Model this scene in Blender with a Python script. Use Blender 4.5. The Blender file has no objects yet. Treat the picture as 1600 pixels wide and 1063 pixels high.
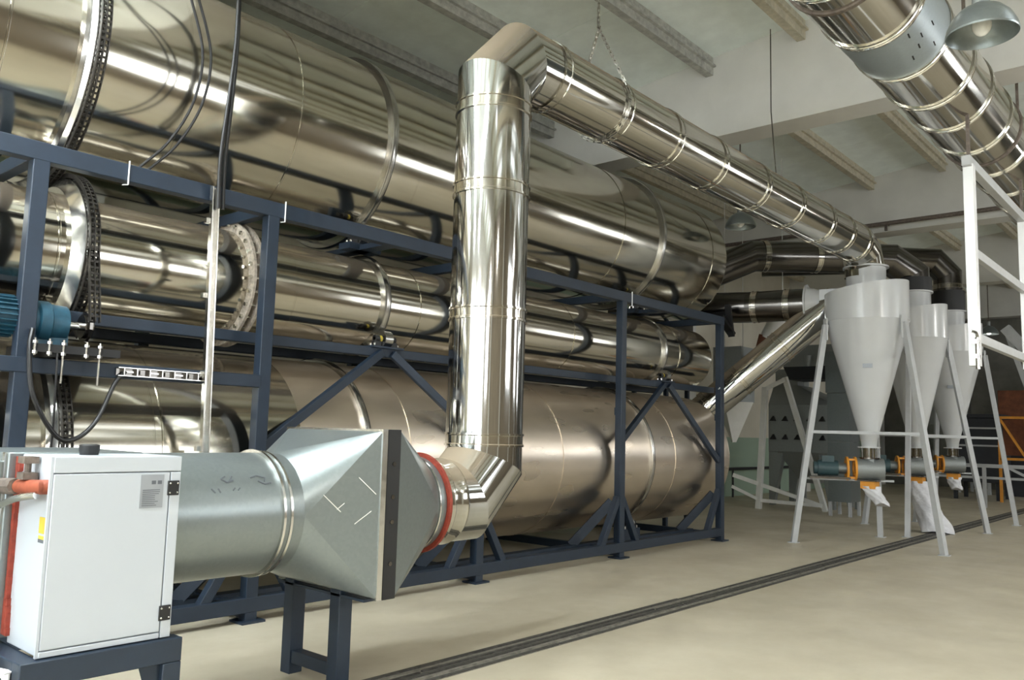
import bpy, math, random
from mathutils import Vector, Matrix
random.seed(7)
SC = bpy.context.scene
COL = SC.collection

# ------------------------------------------------------------------ camera, world, lights, exposure
cam = bpy.data.cameras.new('camera'); camo = bpy.data.objects.new('camera', cam); COL.objects.link(camo)
_X = Vector((1144.0, -173.5, -1300.0)).normalized()
_Z = Vector((1, -0.027, 0)).cross(_X).normalized()
if _Z.y < 0: _Z = -_Z
_Y = _Z.cross(_X)
rot = Matrix((_X, _Y, _Z))            # rows are the world axes seen from the camera
camo.matrix_world = Matrix.Translation((0, 0, 1.6)) @ rot.to_4x4()
cam.sensor_width = 36; cam.sensor_fit = 'HORIZONTAL'; cam.lens = 1300 / 1600 * 36
cam.clip_start = 0.05; cam.clip_end = 200
SC.camera = camo
SC.view_settings.view_transform = 'Standard'; SC.view_settings.look = 'None'
SC.cycles.diffuse_bounces = 8; SC.cycles.glossy_bounces = 6
SC.view_settings.gamma = 1; SC.view_settings.use_curve_mapping = False
SC.view_settings.exposure = 1.15
W = bpy.data.worlds.new('world'); SC.world = W; W.use_nodes = True
W.node_tree.nodes['Background'].inputs[0].default_value = (0.75, 0.85, 1.0, 1)
W.node_tree.nodes['Background'].inputs[1].default_value = 0.8
WINDOW_POWER = 4.5
BACK_FILL_POWER = 4.5  # glow of the added back wall panes, fill from behind
BATTEN_FILL_POWER = 44.0        # battens made up as fill light over the near bay
ROOF_FILL_POWER = 1.6         # glowing roof sheets added as fill over the unseen right aisle
LAMP_POWER = 70.0       # the lit lamp hanging over the photographer
FILL_LAMP_POWER = 90.0       # unseen pendant lamps added to brighten the hall

# ------------------------------------------------------------------ materials
MATS = {}
def nmat(name):
    m = bpy.data.materials.new(name); m.use_nodes = True
    nt = m.node_tree; b = nt.nodes['Principled BSDF']
    MATS[name] = m
    return m, nt, b
def setin(b, **k):
    for kk, v in k.items():
        key = {'col': 'Base Color', 'rough': 'Roughness', 'metal': 'Metallic', 'spec': 'Specular IOR Level', 'coat': 'Coat Weight'}[kk]
        b.inputs[key].default_value = (*v, 1) if isinstance(v, tuple) else v
def nodes(nt, typ, **k):
    n = nt.nodes.new(typ)
    for a, v in k.items(): setattr(n, a, v)
    return n
def noise_col(nt, b, c1, c2, scale=4.0, vec_scale=(1, 1, 1), detail=5, lo=.35, hi=.7, inp='Base Color', rough=.6):
    tc = nodes(nt, 'ShaderNodeTexCoord'); mp = nodes(nt, 'ShaderNodeMapping'); mp.inputs['Scale'].default_value = vec_scale
    nt.links.new(tc.outputs['Object'], mp.inputs[0])
    nz = nodes(nt, 'ShaderNodeTexNoise'); nz.inputs['Scale'].default_value = scale; nz.inputs['Detail'].default_value = detail; nz.inputs['Roughness'].default_value = rough
    nt.links.new(mp.outputs[0], nz.inputs[0])
    r = nodes(nt, 'ShaderNodeValToRGB'); r.color_ramp.elements[0].position = lo; r.color_ramp.elements[1].position = hi
    r.color_ramp.elements[0].color = (*c1, 1); r.color_ramp.elements[1].color = (*c2, 1)
    nt.links.new(nz.outputs[0], r.inputs[0])
    if inp: nt.links.new(r.outputs[0], b.inputs[inp])
    return r, nz, mp
def bump(nt, b, scale, strength, dist=.02, vec_scale=(1, 1, 1), detail=0):
    tc = nodes(nt, 'ShaderNodeTexCoord'); mp = nodes(nt, 'ShaderNodeMapping'); mp.inputs['Scale'].default_value = vec_scale
    nt.links.new(tc.outputs['Object'], mp.inputs[0])
    nz = nodes(nt, 'ShaderNodeTexNoise'); nz.inputs['Scale'].default_value = scale; nz.inputs['Detail'].default_value = detail
    nt.links.new(mp.outputs[0], nz.inputs[0])
    bp = nodes(nt, 'ShaderNodeBump'); bp.inputs['Strength'].default_value = strength; bp.inputs['Distance'].default_value = dist
    nt.links.new(nz.outputs[0], bp.inputs['Height']); nt.links.new(bp.outputs[0], b.inputs['Normal'])
    return bp
def plain(name, col, rough=.5, metal=0.0, var=.12, scale=6.0, bmp=0):
    m, nt, b = nmat(name); setin(b, rough=rough, metal=metal)
    c2 = tuple(min(1, c * (1 + var)) for c in col); c1 = tuple(c * (1 - var) for c in col)
    noise_col(nt, b, c1, c2, scale)
    if bmp: bump(nt, b, 30, bmp)
    return m
def steel(name, col, rough, bscale, bstr, vec=(1, 1, 1), dust=0.0, streak=True, dist=.02):
    m, nt, b = nmat(name); setin(b, metal=1.0)
    r, nz, mp = noise_col(nt, b, tuple(c * .86 for c in col), col, 3.0, vec, inp=None)
    # faint smears change the gloss
    r2, _, _ = noise_col(nt, b, (rough * .85,) * 3, (rough * 1.25,) * 3, 5.0, vec, 1, inp='Roughness', lo=.2, hi=.85)
    bump(nt, b, bscale, bstr, dist, vec)
    if dust:
        # settled dust lies on the upward faces of the sheet
        g = nodes(nt, 'ShaderNodeNewGeometry'); s = nodes(nt, 'ShaderNodeSeparateXYZ'); nt.links.new(g.outputs['Normal'], s.inputs[0])
        mr = nodes(nt, 'ShaderNodeMapRange'); mr.inputs[1].default_value = .34; mr.inputs[2].default_value = .68; mr.inputs[4].default_value = dust
        nt.links.new(s.outputs['Z'], mr.inputs[0])
        d = nodes(nt, 'ShaderNodeBsdfDiffuse'); d.inputs[0].default_value = (.33, .27, .20, 1)
        mx = nodes(nt, 'ShaderNodeMixShader'); nt.links.new(mr.outputs[0], mx.inputs[0]); nt.links.new(b.outputs[0], mx.inputs[1]); nt.links.new(d.outputs[0], mx.inputs[2])
        nt.links.new(mx.outputs[0], nt.nodes['Material Output'].inputs[0])
    nt.links.new(r.outputs[0], b.inputs['Base Color'])
    return m
def emit(name, col, strength):
    m, nt, b = nmat(name); setin(b, col=(.05, .05, .05))
    b.inputs['Emission Color'].default_value = (*col, 1); b.inputs['Emission Strength'].default_value = strength
    return m

STEEL_COL = (.55, .52, .45)
steel('drum_steel', STEEL_COL, .12, 1.5, .19, (.3, 1, 1), dust=.25, dist=.03)
steel('drum_steel_dusty', (.76, .67, .57), .29, 1.2, .06, (.3, 1, 1), dust=.55, dist=.03)
steel('tyre_steel', (.45, .44, .42), .22, 8, .03)
steel('duct_steel', (.565, .565, .555), .08, 2.6, .12, (1, 1, .35), dust=.95)
steel('duct_steel_flat', (.60, .58, .53), .10, 2.4, .10, (.35, 1, 1), dust=.75)
steel('dark_steel', (.16, .15, .14), .2, 3, .1)
steel('bright_steel', (.72, .71, .68), .2, 20, .05)
def galv(name, col, rough):
    m, nt, b = nmat(name); setin(b, metal=.6, rough=rough)
    tc = nodes(nt, 'ShaderNodeTexCoord'); v = nodes(nt, 'ShaderNodeTexVoronoi'); v.inputs['Scale'].default_value = 55
    nt.links.new(tc.outputs['Object'], v.inputs[0])
    r = nodes(nt, 'ShaderNodeValToRGB'); r.color_ramp.elements[0].color = (*[c * .95 for c in col], 1); r.color_ramp.elements[1].color = (*[min(1, c * 1.04) for c in col], 1)
    nt.links.new(v.outputs['Color'], r.inputs[0]); nt.links.new(r.outputs[0], b.inputs['Base Color'])
    bump(nt, b, 3, .12, .02)
    return m
galv('galvanised', (.235, .265, .27), .32)
galv('galvanised_blue', (.34, .39, .42), .4)
galv('galvanised_dull', (.30, .32, .32), .5)
plain('navy_paint', (.013, .024, .043), .5, 0, .12)
plain('black_paint', (.009, .009, .010), .5)
plain('black_rubber', (.010, .010, .011), .55)
plain('white_enamel', (.46, .495, .545), .35, 0, .02, 2)
plain('cyclone_white', (.58, .59, .60), .2, 0, .03, 2)
plain('leg_grey', (.46, .47, .48), .4, 0, .06)
plain('white_paint', (.74, .74, .72), .45, 0, .05)
plain('gloss_white', (.85, .86, .88), .25, 0, .02)
plain('motor_blue', (.012, .062, .10), .45, 0, .25, 12)
plain('teal_motor', (.035, .07, .078), .4, 0, .2)
plain('orange_paint', (.72, .30, .03), .45, 0, .1)
plain('red_sealant', (.27, .040, .022), .6, 0, .25, 25, .3)
plain('red_orange', (.28, .065, .03), .55, 0, .2, 20)
plain('brass', (.42, .28, .10), .35, .9)
plain('iron_pipe', (.16, .13, .11), .6, .3, .3, 25)
plain('yellow_paint', (.55, .42, .05), .5)
plain('label_grey', (.30, .32, .35), .45, .3, .05)
plain('label_ink', (.10, .11, .13), .6)
plain('cream_flange', (.50, .44, .37), .5, .2, .3, 30)
plain('bag_white', (.70, .70, .74), .7, 0, .08, 8, .3)
plain('joist_grey', (.40, .40, .37), .8, 0, .25, 9)
plain('joist_cream', (.47, .43, .33), .8, 0, .18, 9)
plain('rust', (.16, .055, .025), .8, 0, .3, 5)
plain('dark_machine', (.018, .020, .026), .5)
plain('cable_black', (.008, .008, .009), .4)
plain('beam_white', (.66, .65, .62), .85, 0, .05, 1.5)
plain('chain_dark', (.05, .045, .04), .45, .6, .3, 30)
emit('bulb_glow', (1.0, .95, .86), 14)
plain('bulb_off', (.75, .75, .72), .15)
emit('window_daylight', (.93, .98, 1.0), WINDOW_POWER)
emit('roof_fill_glow', (.92, .98, 1.0), ROOF_FILL_POWER)
emit('batten_fill_glow', (.90, .97, 1.0), BATTEN_FILL_POWER)
emit('back_fill_glow', (.92, .98, 1.0), BACK_FILL_POWER)
m, nt, b = nmat('sight_glass'); setin(b, col=(.25, .2, .12), rough=.08); b.inputs['Transmission Weight'].default_value = .7

# ceiling sheet
plain('roof_sheet', (.78, .84, .82), .8, 0, .06, 3)
# floor: worn smooth cement
m, nt, b = nmat('floor_cement'); setin(b, rough=.42)
r, nz, mp = noise_col(nt, b, (.48, .425, .32), (.61, .55, .43), .9, (1, 1.4, 1), 9, .3, .72)
r2, _, _ = noise_col(nt, b, (.36,) * 3, (.62,) * 3, 2.2, (1, 1, 1), 6, inp='Roughness')
bump(nt, b, 14, .05, .01, detail=6)
# walls: white above, green dado below 1.6 m
m, nt, b = nmat('wall_paint'); setin(b, rough=.75)
g = nodes(nt, 'ShaderNodeNewGeometry'); s = nodes(nt, 'ShaderNodeSeparateXYZ'); nt.links.new(g.outputs['Position'], s.inputs[0])
gt = nodes(nt, 'ShaderNodeMath', operation='GREATER_THAN'); gt.inputs[1].default_value = 1.6; nt.links.new(s.outputs['Z'], gt.inputs[0])
r, _, _ = noise_col(nt, b, (.60, .56, .47), (.68, .64, .55), 1.2, inp=None)
mx = nodes(nt, 'ShaderNodeMix', data_type='RGBA'); mx.inputs['A'].default_value = (.33, .43, .34, 1)
nt.links.new(gt.outputs[0], mx.inputs['Factor']); nt.links.new(r.outputs[0], mx.inputs['B']); nt.links.new(mx.outputs['Result'], b.inputs['Base Color'])
plain('wall_brick', (.24, .20, .15), .85, 0, .2, 2)
plain('wall_far_grey', (.20, .195, .17), .85, 0, .2, 1.5)
plain('drain_dark', (.06, .057, .05), .6, 0, .5, 20)
plain('drain_light', (.20, .185, .155), .5, 0, .4, 15)

# ------------------------------------------------------------------ mesh builder
def V3(p): return Vector(p)
def frame(d):
    d = d.normalized(); a = Vector((0, 0, 1)) if abs(d.z) < .95 else Vector((1, 0, 0))
    u = a.cross(d).normalized(); return u, d.cross(u)
class MB:
    def __init__(s): s.v = []; s.f = []
    def add(s, vs, fs):
        o = len(s.v); s.v += [Vector(p) for p in vs]; s.f += [tuple(i + o for i in q) for q in fs]; return s
    def box(s, x0, x1, y0, y1, z0, z1):
        vs = [(x, y, z) for z in (z0, z1) for y in (y0, y1) for x in (x0, x1)]
        return s.add(vs, [(0, 2, 3, 1), (4, 5, 7, 6), (0, 1, 5, 4), (2, 6, 7, 3), (0, 4, 6, 2), (1, 3, 7, 5)])
    def bar(s, p, q, w, h=None, up=None):
        p = V3(p); q = V3(q); h = h or w; d = (q - p).normalized()
        a = V3(up) if up else (Vector((0, 0, 1)) if abs(d.z) < .95 else Vector((1, 0, 0)))
        u = a.cross(d).normalized(); n = d.cross(u)
        vs = [c + u * (i * w / 2) + n * (j * h / 2) for c in (p, q) for i, j in ((-1, -1), (1, -1), (1, 1), (-1, 1))]
        return s.add(vs, [(3, 2, 1, 0), (4, 5, 6, 7), (0, 1, 5, 4), (1, 2, 6, 5), (2, 3, 7, 6), (3, 0, 4, 7)])
    def lathe(s, prof, p=(0, 0, 0), axis=(1, 0, 0), n=32, caps=(True, True), closed=False):
        p = V3(p); d = V3(axis).normalized(); u, w = frame(d); o = len(s.v); k = len(prof)
        for t, r in prof:
            for i in range(n):
                a = 2 * math.pi * i / n
                s.v.append(p + d * t + u * (r * math.cos(a)) + w * (r * math.sin(a)))
        rng = range(k if closed else k - 1)
        for j in rng:
            j2 = (j + 1) % k
            for i in range(n):
                i2 = (i + 1) % n
                s.f.append((o + j * n + i, o + j * n + i2, o + j2 * n + i2, o + j2 * n + i))
        if not closed:
            if caps[0]: s.f.append(tuple(o + i for i in reversed(range(n))))
            if caps[1]: s.f.append(tuple(o + (k - 1) * n + i for i in range(n)))
        return s
    def cyl(s, p, q, r, r1=None, n=24, caps=(True, True)):
        p = V3(p); q = V3(q); L = (q - p).length
        return s.lathe([(0, r), (L, r if r1 is None else r1)], p, q - p, n, caps)
    def ring(s, p, axis, t0, t1, r0, r1, n=32):
        return s.lathe([(t0, r0), (t0, r1), (t1, r1), (t1, r0)], p, axis, n, closed=True)
    def tube(s, pts, r, n=16, caps=True, split=False):
        pts = [V3(p) for p in pts]; k = len(pts); o = len(s.v)
        d0 = (pts[1] - pts[0]).normalized(); u, w = frame(d0)
        for j, p in enumerate(pts):
            din = (pts[j] - pts[j - 1]).normalized() if j else d0
            dout = (pts[j + 1] - pts[j]).normalized() if j < k - 1 else din
            if j:
                dprev = (pts[j] - pts[j - 1]).normalized()
                if j > 1:
                    q = (pts[j - 1] - pts[j - 2]).normalized().rotation_difference(dprev); u = q @ u; w = q @ w
            nrm = (din + dout).normalized()
            for i in range(n):
                a = 2 * math.pi * i / n
                c = u * (r * math.cos(a)) + w * (r * math.sin(a))
                c = c - din * (c.dot(nrm) / max(.2, din.dot(nrm)))
                s.v.append(p + c)
        if split:      # every straight gore keeps its own edge loops
            rings = s.v[o:]; del s.v[o:]
            for j in range(k - 1):
                q = len(s.v); s.v += rings[j * n:(j + 2) * n]
                for i in range(n):
                    i2 = (i + 1) % n; s.f.append((q + i, q + i2, q + n + i2, q + n + i))
            return s
        for j in range(k - 1):
            for i in range(n):
                i2 = (i + 1) % n
                s.f.append((o + j * n + i, o + j * n + i2, o + (j + 1) * n + i2, o + (j + 1) * n + i))
        if caps:
            s.f.append(tuple(o + i for i in reversed(range(n)))); s.f.append(tuple(o + (k - 1) * n + i for i in range(n)))
        return s
    def sphere(s, c, r, n=16, m=8, sc=(1, 1, 1)):
        c = V3(c); prof = []
        o = len(s.v)
        for j in range(m + 1):
            t = math.pi * j / m
            for i in range(n):
                a = 2 * math.pi * i / n
                s.v.append(c + Vector((r * math.sin(t) * math.cos(a) * sc[0], r * math.sin(t) * math.sin(a) * sc[1], r * math.cos(t) * sc[2])))
        for j in range(m):
            for i in range(n):
                i2 = (i + 1) % n
                s.f.append((o + j * n + i, o + (j + 1) * n + i, o + (j + 1) * n + i2, o + j * n + i2))
        return s
ORG = {}
def spline(pts, sub=8):
    pts = [V3(p) for p in pts]; out = []
    P = [pts[0] * 2 - pts[1]] + pts + [pts[-1] * 2 - pts[-2]]
    for i in range(1, len(P) - 2):
        for k in range(sub):
            t = k / sub; a, b_, c, d = P[i - 1], P[i], P[i + 1], P[i + 2]
            out.append(.5 * ((2 * b_) + (c - a) * t + (2 * a - 5 * b_ + 4 * c - d) * t * t + (3 * b_ - a - 3 * c + d) * t ** 3))
    out.append(pts[-1]); return out
def T(name, label, cat, loc=(0, 0, 0), group=None, kind=None):
    o = bpy.data.objects.new(name, None); o.empty_display_size = .1; COL.objects.link(o); o.location = loc
    ORG[o] = V3(loc)
    if kind: o['kind'] = kind
    if label: o['label'] = label
    if cat: o['category'] = cat
    if group: o['group'] = group
    return o
def P(mb, name, mat, parent=None, label=None, cat=None, group=None, kind=None, angle=32, smooth=True, bevel=0):
    me = bpy.data.meshes.new(name)
    if parent is None:
        lo = Vector([min(p[i] for p in mb.v) for i in range(3)]); hi = Vector([max(p[i] for p in mb.v) for i in range(3)])
        org = Vector(((lo.x + hi.x) / 2, (lo.y + hi.y) / 2, lo.z))
    else:
        org = ORG[parent]
    me.from_pydata([p - org for p in mb.v], [], mb.f); me.update()
    if smooth:
        me.polygons.foreach_set('use_smooth', [True] * len(me.polygons)); me.set_sharp_from_angle(angle=math.radians(angle))
    me.materials.append(MATS[mat])
    o = bpy.data.objects.new(name, me); COL.objects.link(o)
    if parent is None: o.location = org
    else: o.parent = parent
    ORG[o] = org
    if bevel:
        md = o.modifiers.new('bevel', 'BEVEL'); md.width = bevel; md.segments = 2; md.limit_method = 'ANGLE'
    if label: o['label'] = label
    if cat: o['category'] = cat
    if group: o['group'] = group
    if kind: o['kind'] = kind
    return o
def clone(root, loc, label, name=None):
    r = root.copy(); COL.objects.link(r); r.location = loc; r['label'] = label; ORG[r] = V3(loc)
    for ch in list(root.children):
        c = ch.copy(); COL.objects.link(c); c.parent = r
        for g in ch.children:
            d = g.copy(); COL.objects.link(d); d.parent = c
    return r

# ------------------------------------------------------------------ the building
YL, YR, XB, XF = 10.6, -7.0, -11.0, 34.0
RIDGE = 1.8
def roof_z(y): return 7.0 + .1 * (6.8 - y) if y > RIDGE else 7.0 + .1 * (6.8 - RIDGE) - .1 * (RIDGE - y)
P(MB().box(XB, XF, YR, YL, -.2, 0), 'floor', 'floor_cement', kind='structure')
P(MB().box(XB, XF, YL, YL + .25, 0, 7.2), 'wall_left', 'wall_paint', kind='structure')
P(MB().box(XF, XF + .25, YR, YL + .25, 0, 7.8), 'wall_far', 'wall_far_grey', kind='structure')
BW = [(-6.2, -2.4), (-1.6, 2.2), (3.0, 6.8)]; BZ_0, BZ_1 = .9, 5.4
mb = MB().box(XB - .25, XB, YR, YL + .25, 0, BZ_0).box(XB - .25, XB, YR, YL + .25, BZ_1, 7.8)
ys = [YR] + [c for w in BW for c in w] + [YL + .25]
for i in range(0, len(ys), 2): mb.box(XB - .25, XB, ys[i], ys[i + 1], BZ_0, BZ_1)
P(mb, 'wall_back', 'wall_paint', kind='structure')
for k, (a, c) in enumerate(BW):  # windows added in the unseen back wall to brighten the hall
    w = T('window_%d' % (k + 11), None, None, (XB, (a + c) / 2, BZ_0), kind='structure')
    mb = MB()
    for y in (a, c): mb.bar((XB - .12, y, BZ_0), (XB - .12, y, BZ_1), .07)
    for z in (BZ_0, BZ_1): mb.bar((XB - .12, a, z), (XB - .12, c, z), .07)
    P(mb, 'window_frame', 'white_paint', w)
    for i in range(4):
        for j in range(3):
            ya = a + (c - a) * i / 4; za = BZ_0 + 1.5 * j
            P(MB().box(XB - .15, XB - .14, ya + .03, ya + .92, za + .03, za + 1.47), 'pane', 'back_fill_glow', w)
    for i in range(1, 4): P(MB().bar((XB - .12, a + (c - a) * i / 4, BZ_0), (XB - .12, a + (c - a) * i / 4, BZ_1), .05), 'mullion', 'white_paint', w)
    for j in (1, 2): P(MB().bar((XB - .12, a, BZ_0 + 1.5 * j), (XB - .12, c, BZ_0 + 1.5 * j), .05), 'mullion', 'white_paint', w)
BEAM_X = [-10.9, -3.65, 3.6, 10.85, 18.1, 25.35, 32.6]
WIN = [(-9.0, -6.0), (7.3, 10.5), (15.5, 18.7), (24.2, 28.2)]
WZ0, WZ1 = 2.6, 5.2
# right wall in pieces round its window openings
mb = MB().box(XB, XF, YR - .25, YR, 0, WZ0).box(XB, XF, YR - .25, YR, WZ1, 7.3)
xs = [XB] + [c for w in WIN for c in w] + [XF]
for i in range(0, len(xs), 2): mb.box(xs[i], xs[i + 1], YR - .25, YR, WZ0, WZ1)
P(mb, 'wall_right', 'wall_brick', kind='structure')
for k, (a, c) in enumerate(WIN):
    w = T('window_%d' % (k + 1), None, None, ((a + c) / 2, YR, WZ0), kind='structure')
    mb = MB()
    for x in (a, c): mb.bar((x, YR - .12, WZ0), (x, YR - .12, WZ1), .06)
    for z in (WZ0, WZ1): mb.bar((a, YR - .12, z), (c, YR - .12, z), .06)
    P(mb, 'window_frame', 'white_paint', w)
    nx, nz_ = (4 if c - a > 3.5 else 3), 2; dx = (c - a) / nx; dz = (WZ1 - WZ0) / nz_
    for i in range(1, nx): P(MB().bar((a + i * dx, YR - .12, WZ0), (a + i * dx, YR - .12, WZ1), .05), 'mullion', 'white_paint', w)
    P(MB().bar((a, YR - .12, WZ0 + dz), (c, YR - .12, WZ0 + dz), .05), 'mullion', 'white_paint', w)
    for i in range(nx):
        for j in range(nz_):
            P(MB().box(a + i * dx + .025, a + (i + 1) * dx - .025, YR - .15, YR - .14, WZ0 + j * dz + .025, WZ0 + (j + 1) * dz - .025), 'pane', 'window_daylight', w)
# ceiling: roof sheets between the beams, joists under them
ceil = T('ceiling', None, None, (12, 2, 7.2), kind='structure')
SHEET_Y = [YL, 9.5, 8.05, 6.6, 5.15, 3.7, RIDGE, .3, -1.15, -2.6, -4.05, -5.5, YR - .1]
for i in range(len(BEAM_X) - 1):
    x0, x1 = BEAM_X[i] + .25, BEAM_X[i + 1] + .25
    for ya, yb in zip(SHEET_Y[:-1], SHEET_Y[1:]):
        n = 3; dx = (x1 - x0) / n
        for j in range(n):
            zt = .0; xa = x0 + j * dx + .004; xb = x0 + (j + 1) * dx - .004
            za, zb = roof_z(ya) + .12, roof_z(yb) + .12
            P(MB().add([(xa, ya, za), (xb, ya, za), (xb, yb, zb), (xa, yb, zb), (xa, ya, za + .1), (xb, ya, za + .1), (xb, yb, zb + .1), (xa, yb, zb + .1)],
              [(0, 1, 2, 3), (7, 6, 5, 4), (0, 4, 5, 1), (1, 5, 6, 2), (2, 6, 7, 3), (3, 7, 4, 0)]), 'roof_panel', 'roof_fill_glow' if (i < 4 and j == 1 and round(ya, 2) in (-1.15, -4.05)) else 'roof_sheet', ceil, smooth=False)  # some middle sheets glow, added out of view to light the floor
mb = MB()
for ya, yb in ((YL + .2, RIDGE), (RIDGE, YR - .3)):
    za, zb = roof_z(ya) + .23, roof_z(yb) + .23
    mb.add([(XB - .3, ya, za), (XF + .3, ya, za), (XF + .3, yb, zb), (XB - .3, yb, zb), (XB - .3, ya, za + .1), (XF + .3, ya, za + .1), (XF + .3, yb, zb + .1), (XB - .3, yb, zb + .1)],
           [(0, 1, 2, 3), (7, 6, 5, 4), (0, 4, 5, 1), (1, 5, 6, 2), (2, 6, 7, 3), (3, 7, 4, 0)])
P(mb, 'roof_deck', 'roof_sheet', ceil, smooth=False)
JOIST_Y = [10.2, 8.76, 7.28, 5.75, 4.35, 2.9, 1.45, 0, -1.45, -2.9, -4.35, -5.8]
for i in range(len(BEAM_X) - 1):
    for y in JOIST_Y:
        z = roof_z(y) - .15
        mt = 'joist_grey' if (i < 3 and y > 4.8) else 'joist_cream'
        jb = MB().box(BEAM_X[i] + .45, BEAM_X[i + 1] + .02, y - .075, y + .045, z, z + .29)
        jb.box(BEAM_X[i] + .45, BEAM_X[i + 1] + .02, y - .12, y + .09, z + .12, z + .15)
        P(jb, 'ceiling_joist', mt, ceil, smooth=False)
# concrete roof beams across the hall
for i, x in enumerate(BEAM_X):
    mb = MB()
    for ya, yb in ((YL, RIDGE), (RIDGE, YR)):
        za, zb = roof_z(ya) + .12, roof_z(yb) + .12
        mb.add([(x, ya, 6), (x + .5, ya, 6), (x + .5, yb, 6), (x, yb, 6), (x, ya, za), (x + .5, ya, za), (x + .5, yb, zb), (x, yb, zb)],
               [(0, 3, 2, 1), (4, 5, 6, 7), (0, 1, 5, 4), (2, 3, 7, 6), (1, 2, 6, 5), (0, 4, 7, 3)])
    P(mb, 'roof_beam', 'beam_white', kind='structure', smooth=False)
    for y, yy in ((YR, YR + .4), (YL - .4, YL)):
        P(MB().box(x, x + .5, y, yy, 0, 6), 'wall_column', 'beam_white', kind='structure', smooth=False)
# floor channel with worn steel bars
ch = T('floor_channel', None, None, (12, 4.12, 0), kind='structure')
P(MB().box(0, 30, 3.97, 4.28, 0, .003), 'channel_bed', 'drain_light', ch)
for k, (y, w, mt) in enumerate([(3.99, .03, 'drain_dark'), (4.05, .02, 'drain_light'), (4.10, .035, 'drain_dark'), (4.155, .02, 'drain_dark'), (4.20, .02, 'drain_light'), (4.25, .03, 'drain_dark')]):
    x = 0
    while x < 30:
        L = random.uniform(2.2, 4.2); yo = random.uniform(-.008, .008)
        P(MB().box(x, min(30, x + L - .03), y - w / 2 + yo, y + w / 2 + yo, .003, .008 + random.uniform(0, .008)), 'channel_bar', mt, ch)
        x += L
# pipe hung along the second roof beam
t = T('sprinkler_pipe', 'thin dark pipe hung along the far white roof beam', 'pipe', (17.9, 6, 6.1))
P(MB().tube([(17.9, 10.5, 6.13), (17.9, -2, 6.13)], .045, 10), 'pipe', 'iron_pipe', t)
for y in (8.6, 7.0, 5.4, 3.9, 2.2): P(MB().bar((17.9, y, 5.98), (17.9, y, 6.13), .05).bar((17.9, y, 6.13), (18.095, y, 6.13), .03), 'bracket', 'iron_pipe', t)

# ------------------------------------------------------------------ rack of blue steel round the drums
rack = T('drum_rack', 'dark blue steel rack of posts and beams round the three drums', 'rack', (7, 7.3, 0))
FY0, FY1 = 6.14, 6.24
POSTS = [1.98, 3.82, 6.52, 9.21, 12.0]
BY0, BY1 = 8.40, 8.50
for x in [-.9] + POSTS:
    P(MB().box(x, x + .11, FY0, FY1, 0, 3.38), 'post', 'navy_paint', rack, bevel=.006)
    P(MB().box(x, x + .11, BY0, BY1, 0, 3.38), 'post', 'navy_paint', rack, bevel=.006)
    P(MB().box(x - .05, x + .16, FY0 - .05, FY1 + .05, 0, .018), 'base_plate', 'navy_paint', rack)
    for z in (.1, 1.85, 3.39): P(MB().box(x + .01, x + .10, FY1, BY0, z if z > .2 else .03, z + .1 if z > .2 else .13) if z != 1.85 else MB().box(x + .01, x + .1, FY1, FY1 + .02, z, z + .1), 'cross_beam', 'navy_paint', rack, bevel=.005)
for y0, y1 in ((FY0, FY1), (BY0, BY1)):
    P(MB().box(-1, 12.12, y0 - .003, y1, 3.37, 3.50), 'top_beam', 'navy_paint', rack, bevel=.006)
    P(MB().box(-1, 12.05, y0 - .002, y1 - .002, .08, .2), 'base_beam', 'navy_paint', rack, bevel=.006)
P(MB().box(-1, 3.84, FY0 - .004, FY1 - .01, 1.905, 2.01), 'motor_beam', 'navy_paint', rack, bevel=.006)
RY = 6.46
for y in (RY, 7.44): P(MB().box(-.8, 12.3, y - .05, y + .05, 2.30, 2.39), 'roller_beam', 'navy_paint', rack, bevel=.006)
for ax, l, r_, zl, zr in ((5.40, 3.92, 6.53, 1.42, 1.52), (10.78, 9.31, 12.01, 1.52, 1.22)):
    for (ex, ez), sg in zip(((l, zl), (r_, zr)), (-1, 1)):
        P(MB().bar((ax + sg * .07, RY - .06, 2.34), (ex, 6.19, ez), .06, .08), 'brace', 'navy_paint', rack, bevel=.005)
    P(MB().box(ax - .2, ax + .2, RY - .09, RY + .07, 2.385, 2.405), 'roller_plate', 'navy_paint', rack)
for x in (3.87, 6.57, 9.26, 12.05):
    for s in (-1, 1):
        if x > 12 and s > 0: continue
        P(MB().bar((x + s * .04, FY0 + .05, .78), (x + s * .42, FY0 + .05, .16), .08), 'brace', 'navy_paint', rack, bevel=.005)
    # broad inner cradle leg under the big drum
    P(MB().bar((x - .02, FY1 + .05, .72), (x - .35, 6.7, .14), .07, .12), 'brace', 'navy_paint', rack)
P(MB().box(-.8, 12.0, 6.62, 6.74, .03, .15), 'inner_base_beam', 'navy_paint', rack)
for x, z0, z1 in ((2.62, 3.34, 3.52), (3.97, 3.34, 3.52), (9.42, 3.33, 3.52), (11.93, 2.35, 2.37)):
    P(MB().bar((x, FY0 - .012, z0), (x, FY0 - .012, z1), .012, .006).bar((x, FY0 - .012, z0), (x - .04, FY0 - .012, z0 - .01), .012, .006), 'cable_tie', 'gloss_white', rack)

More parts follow.
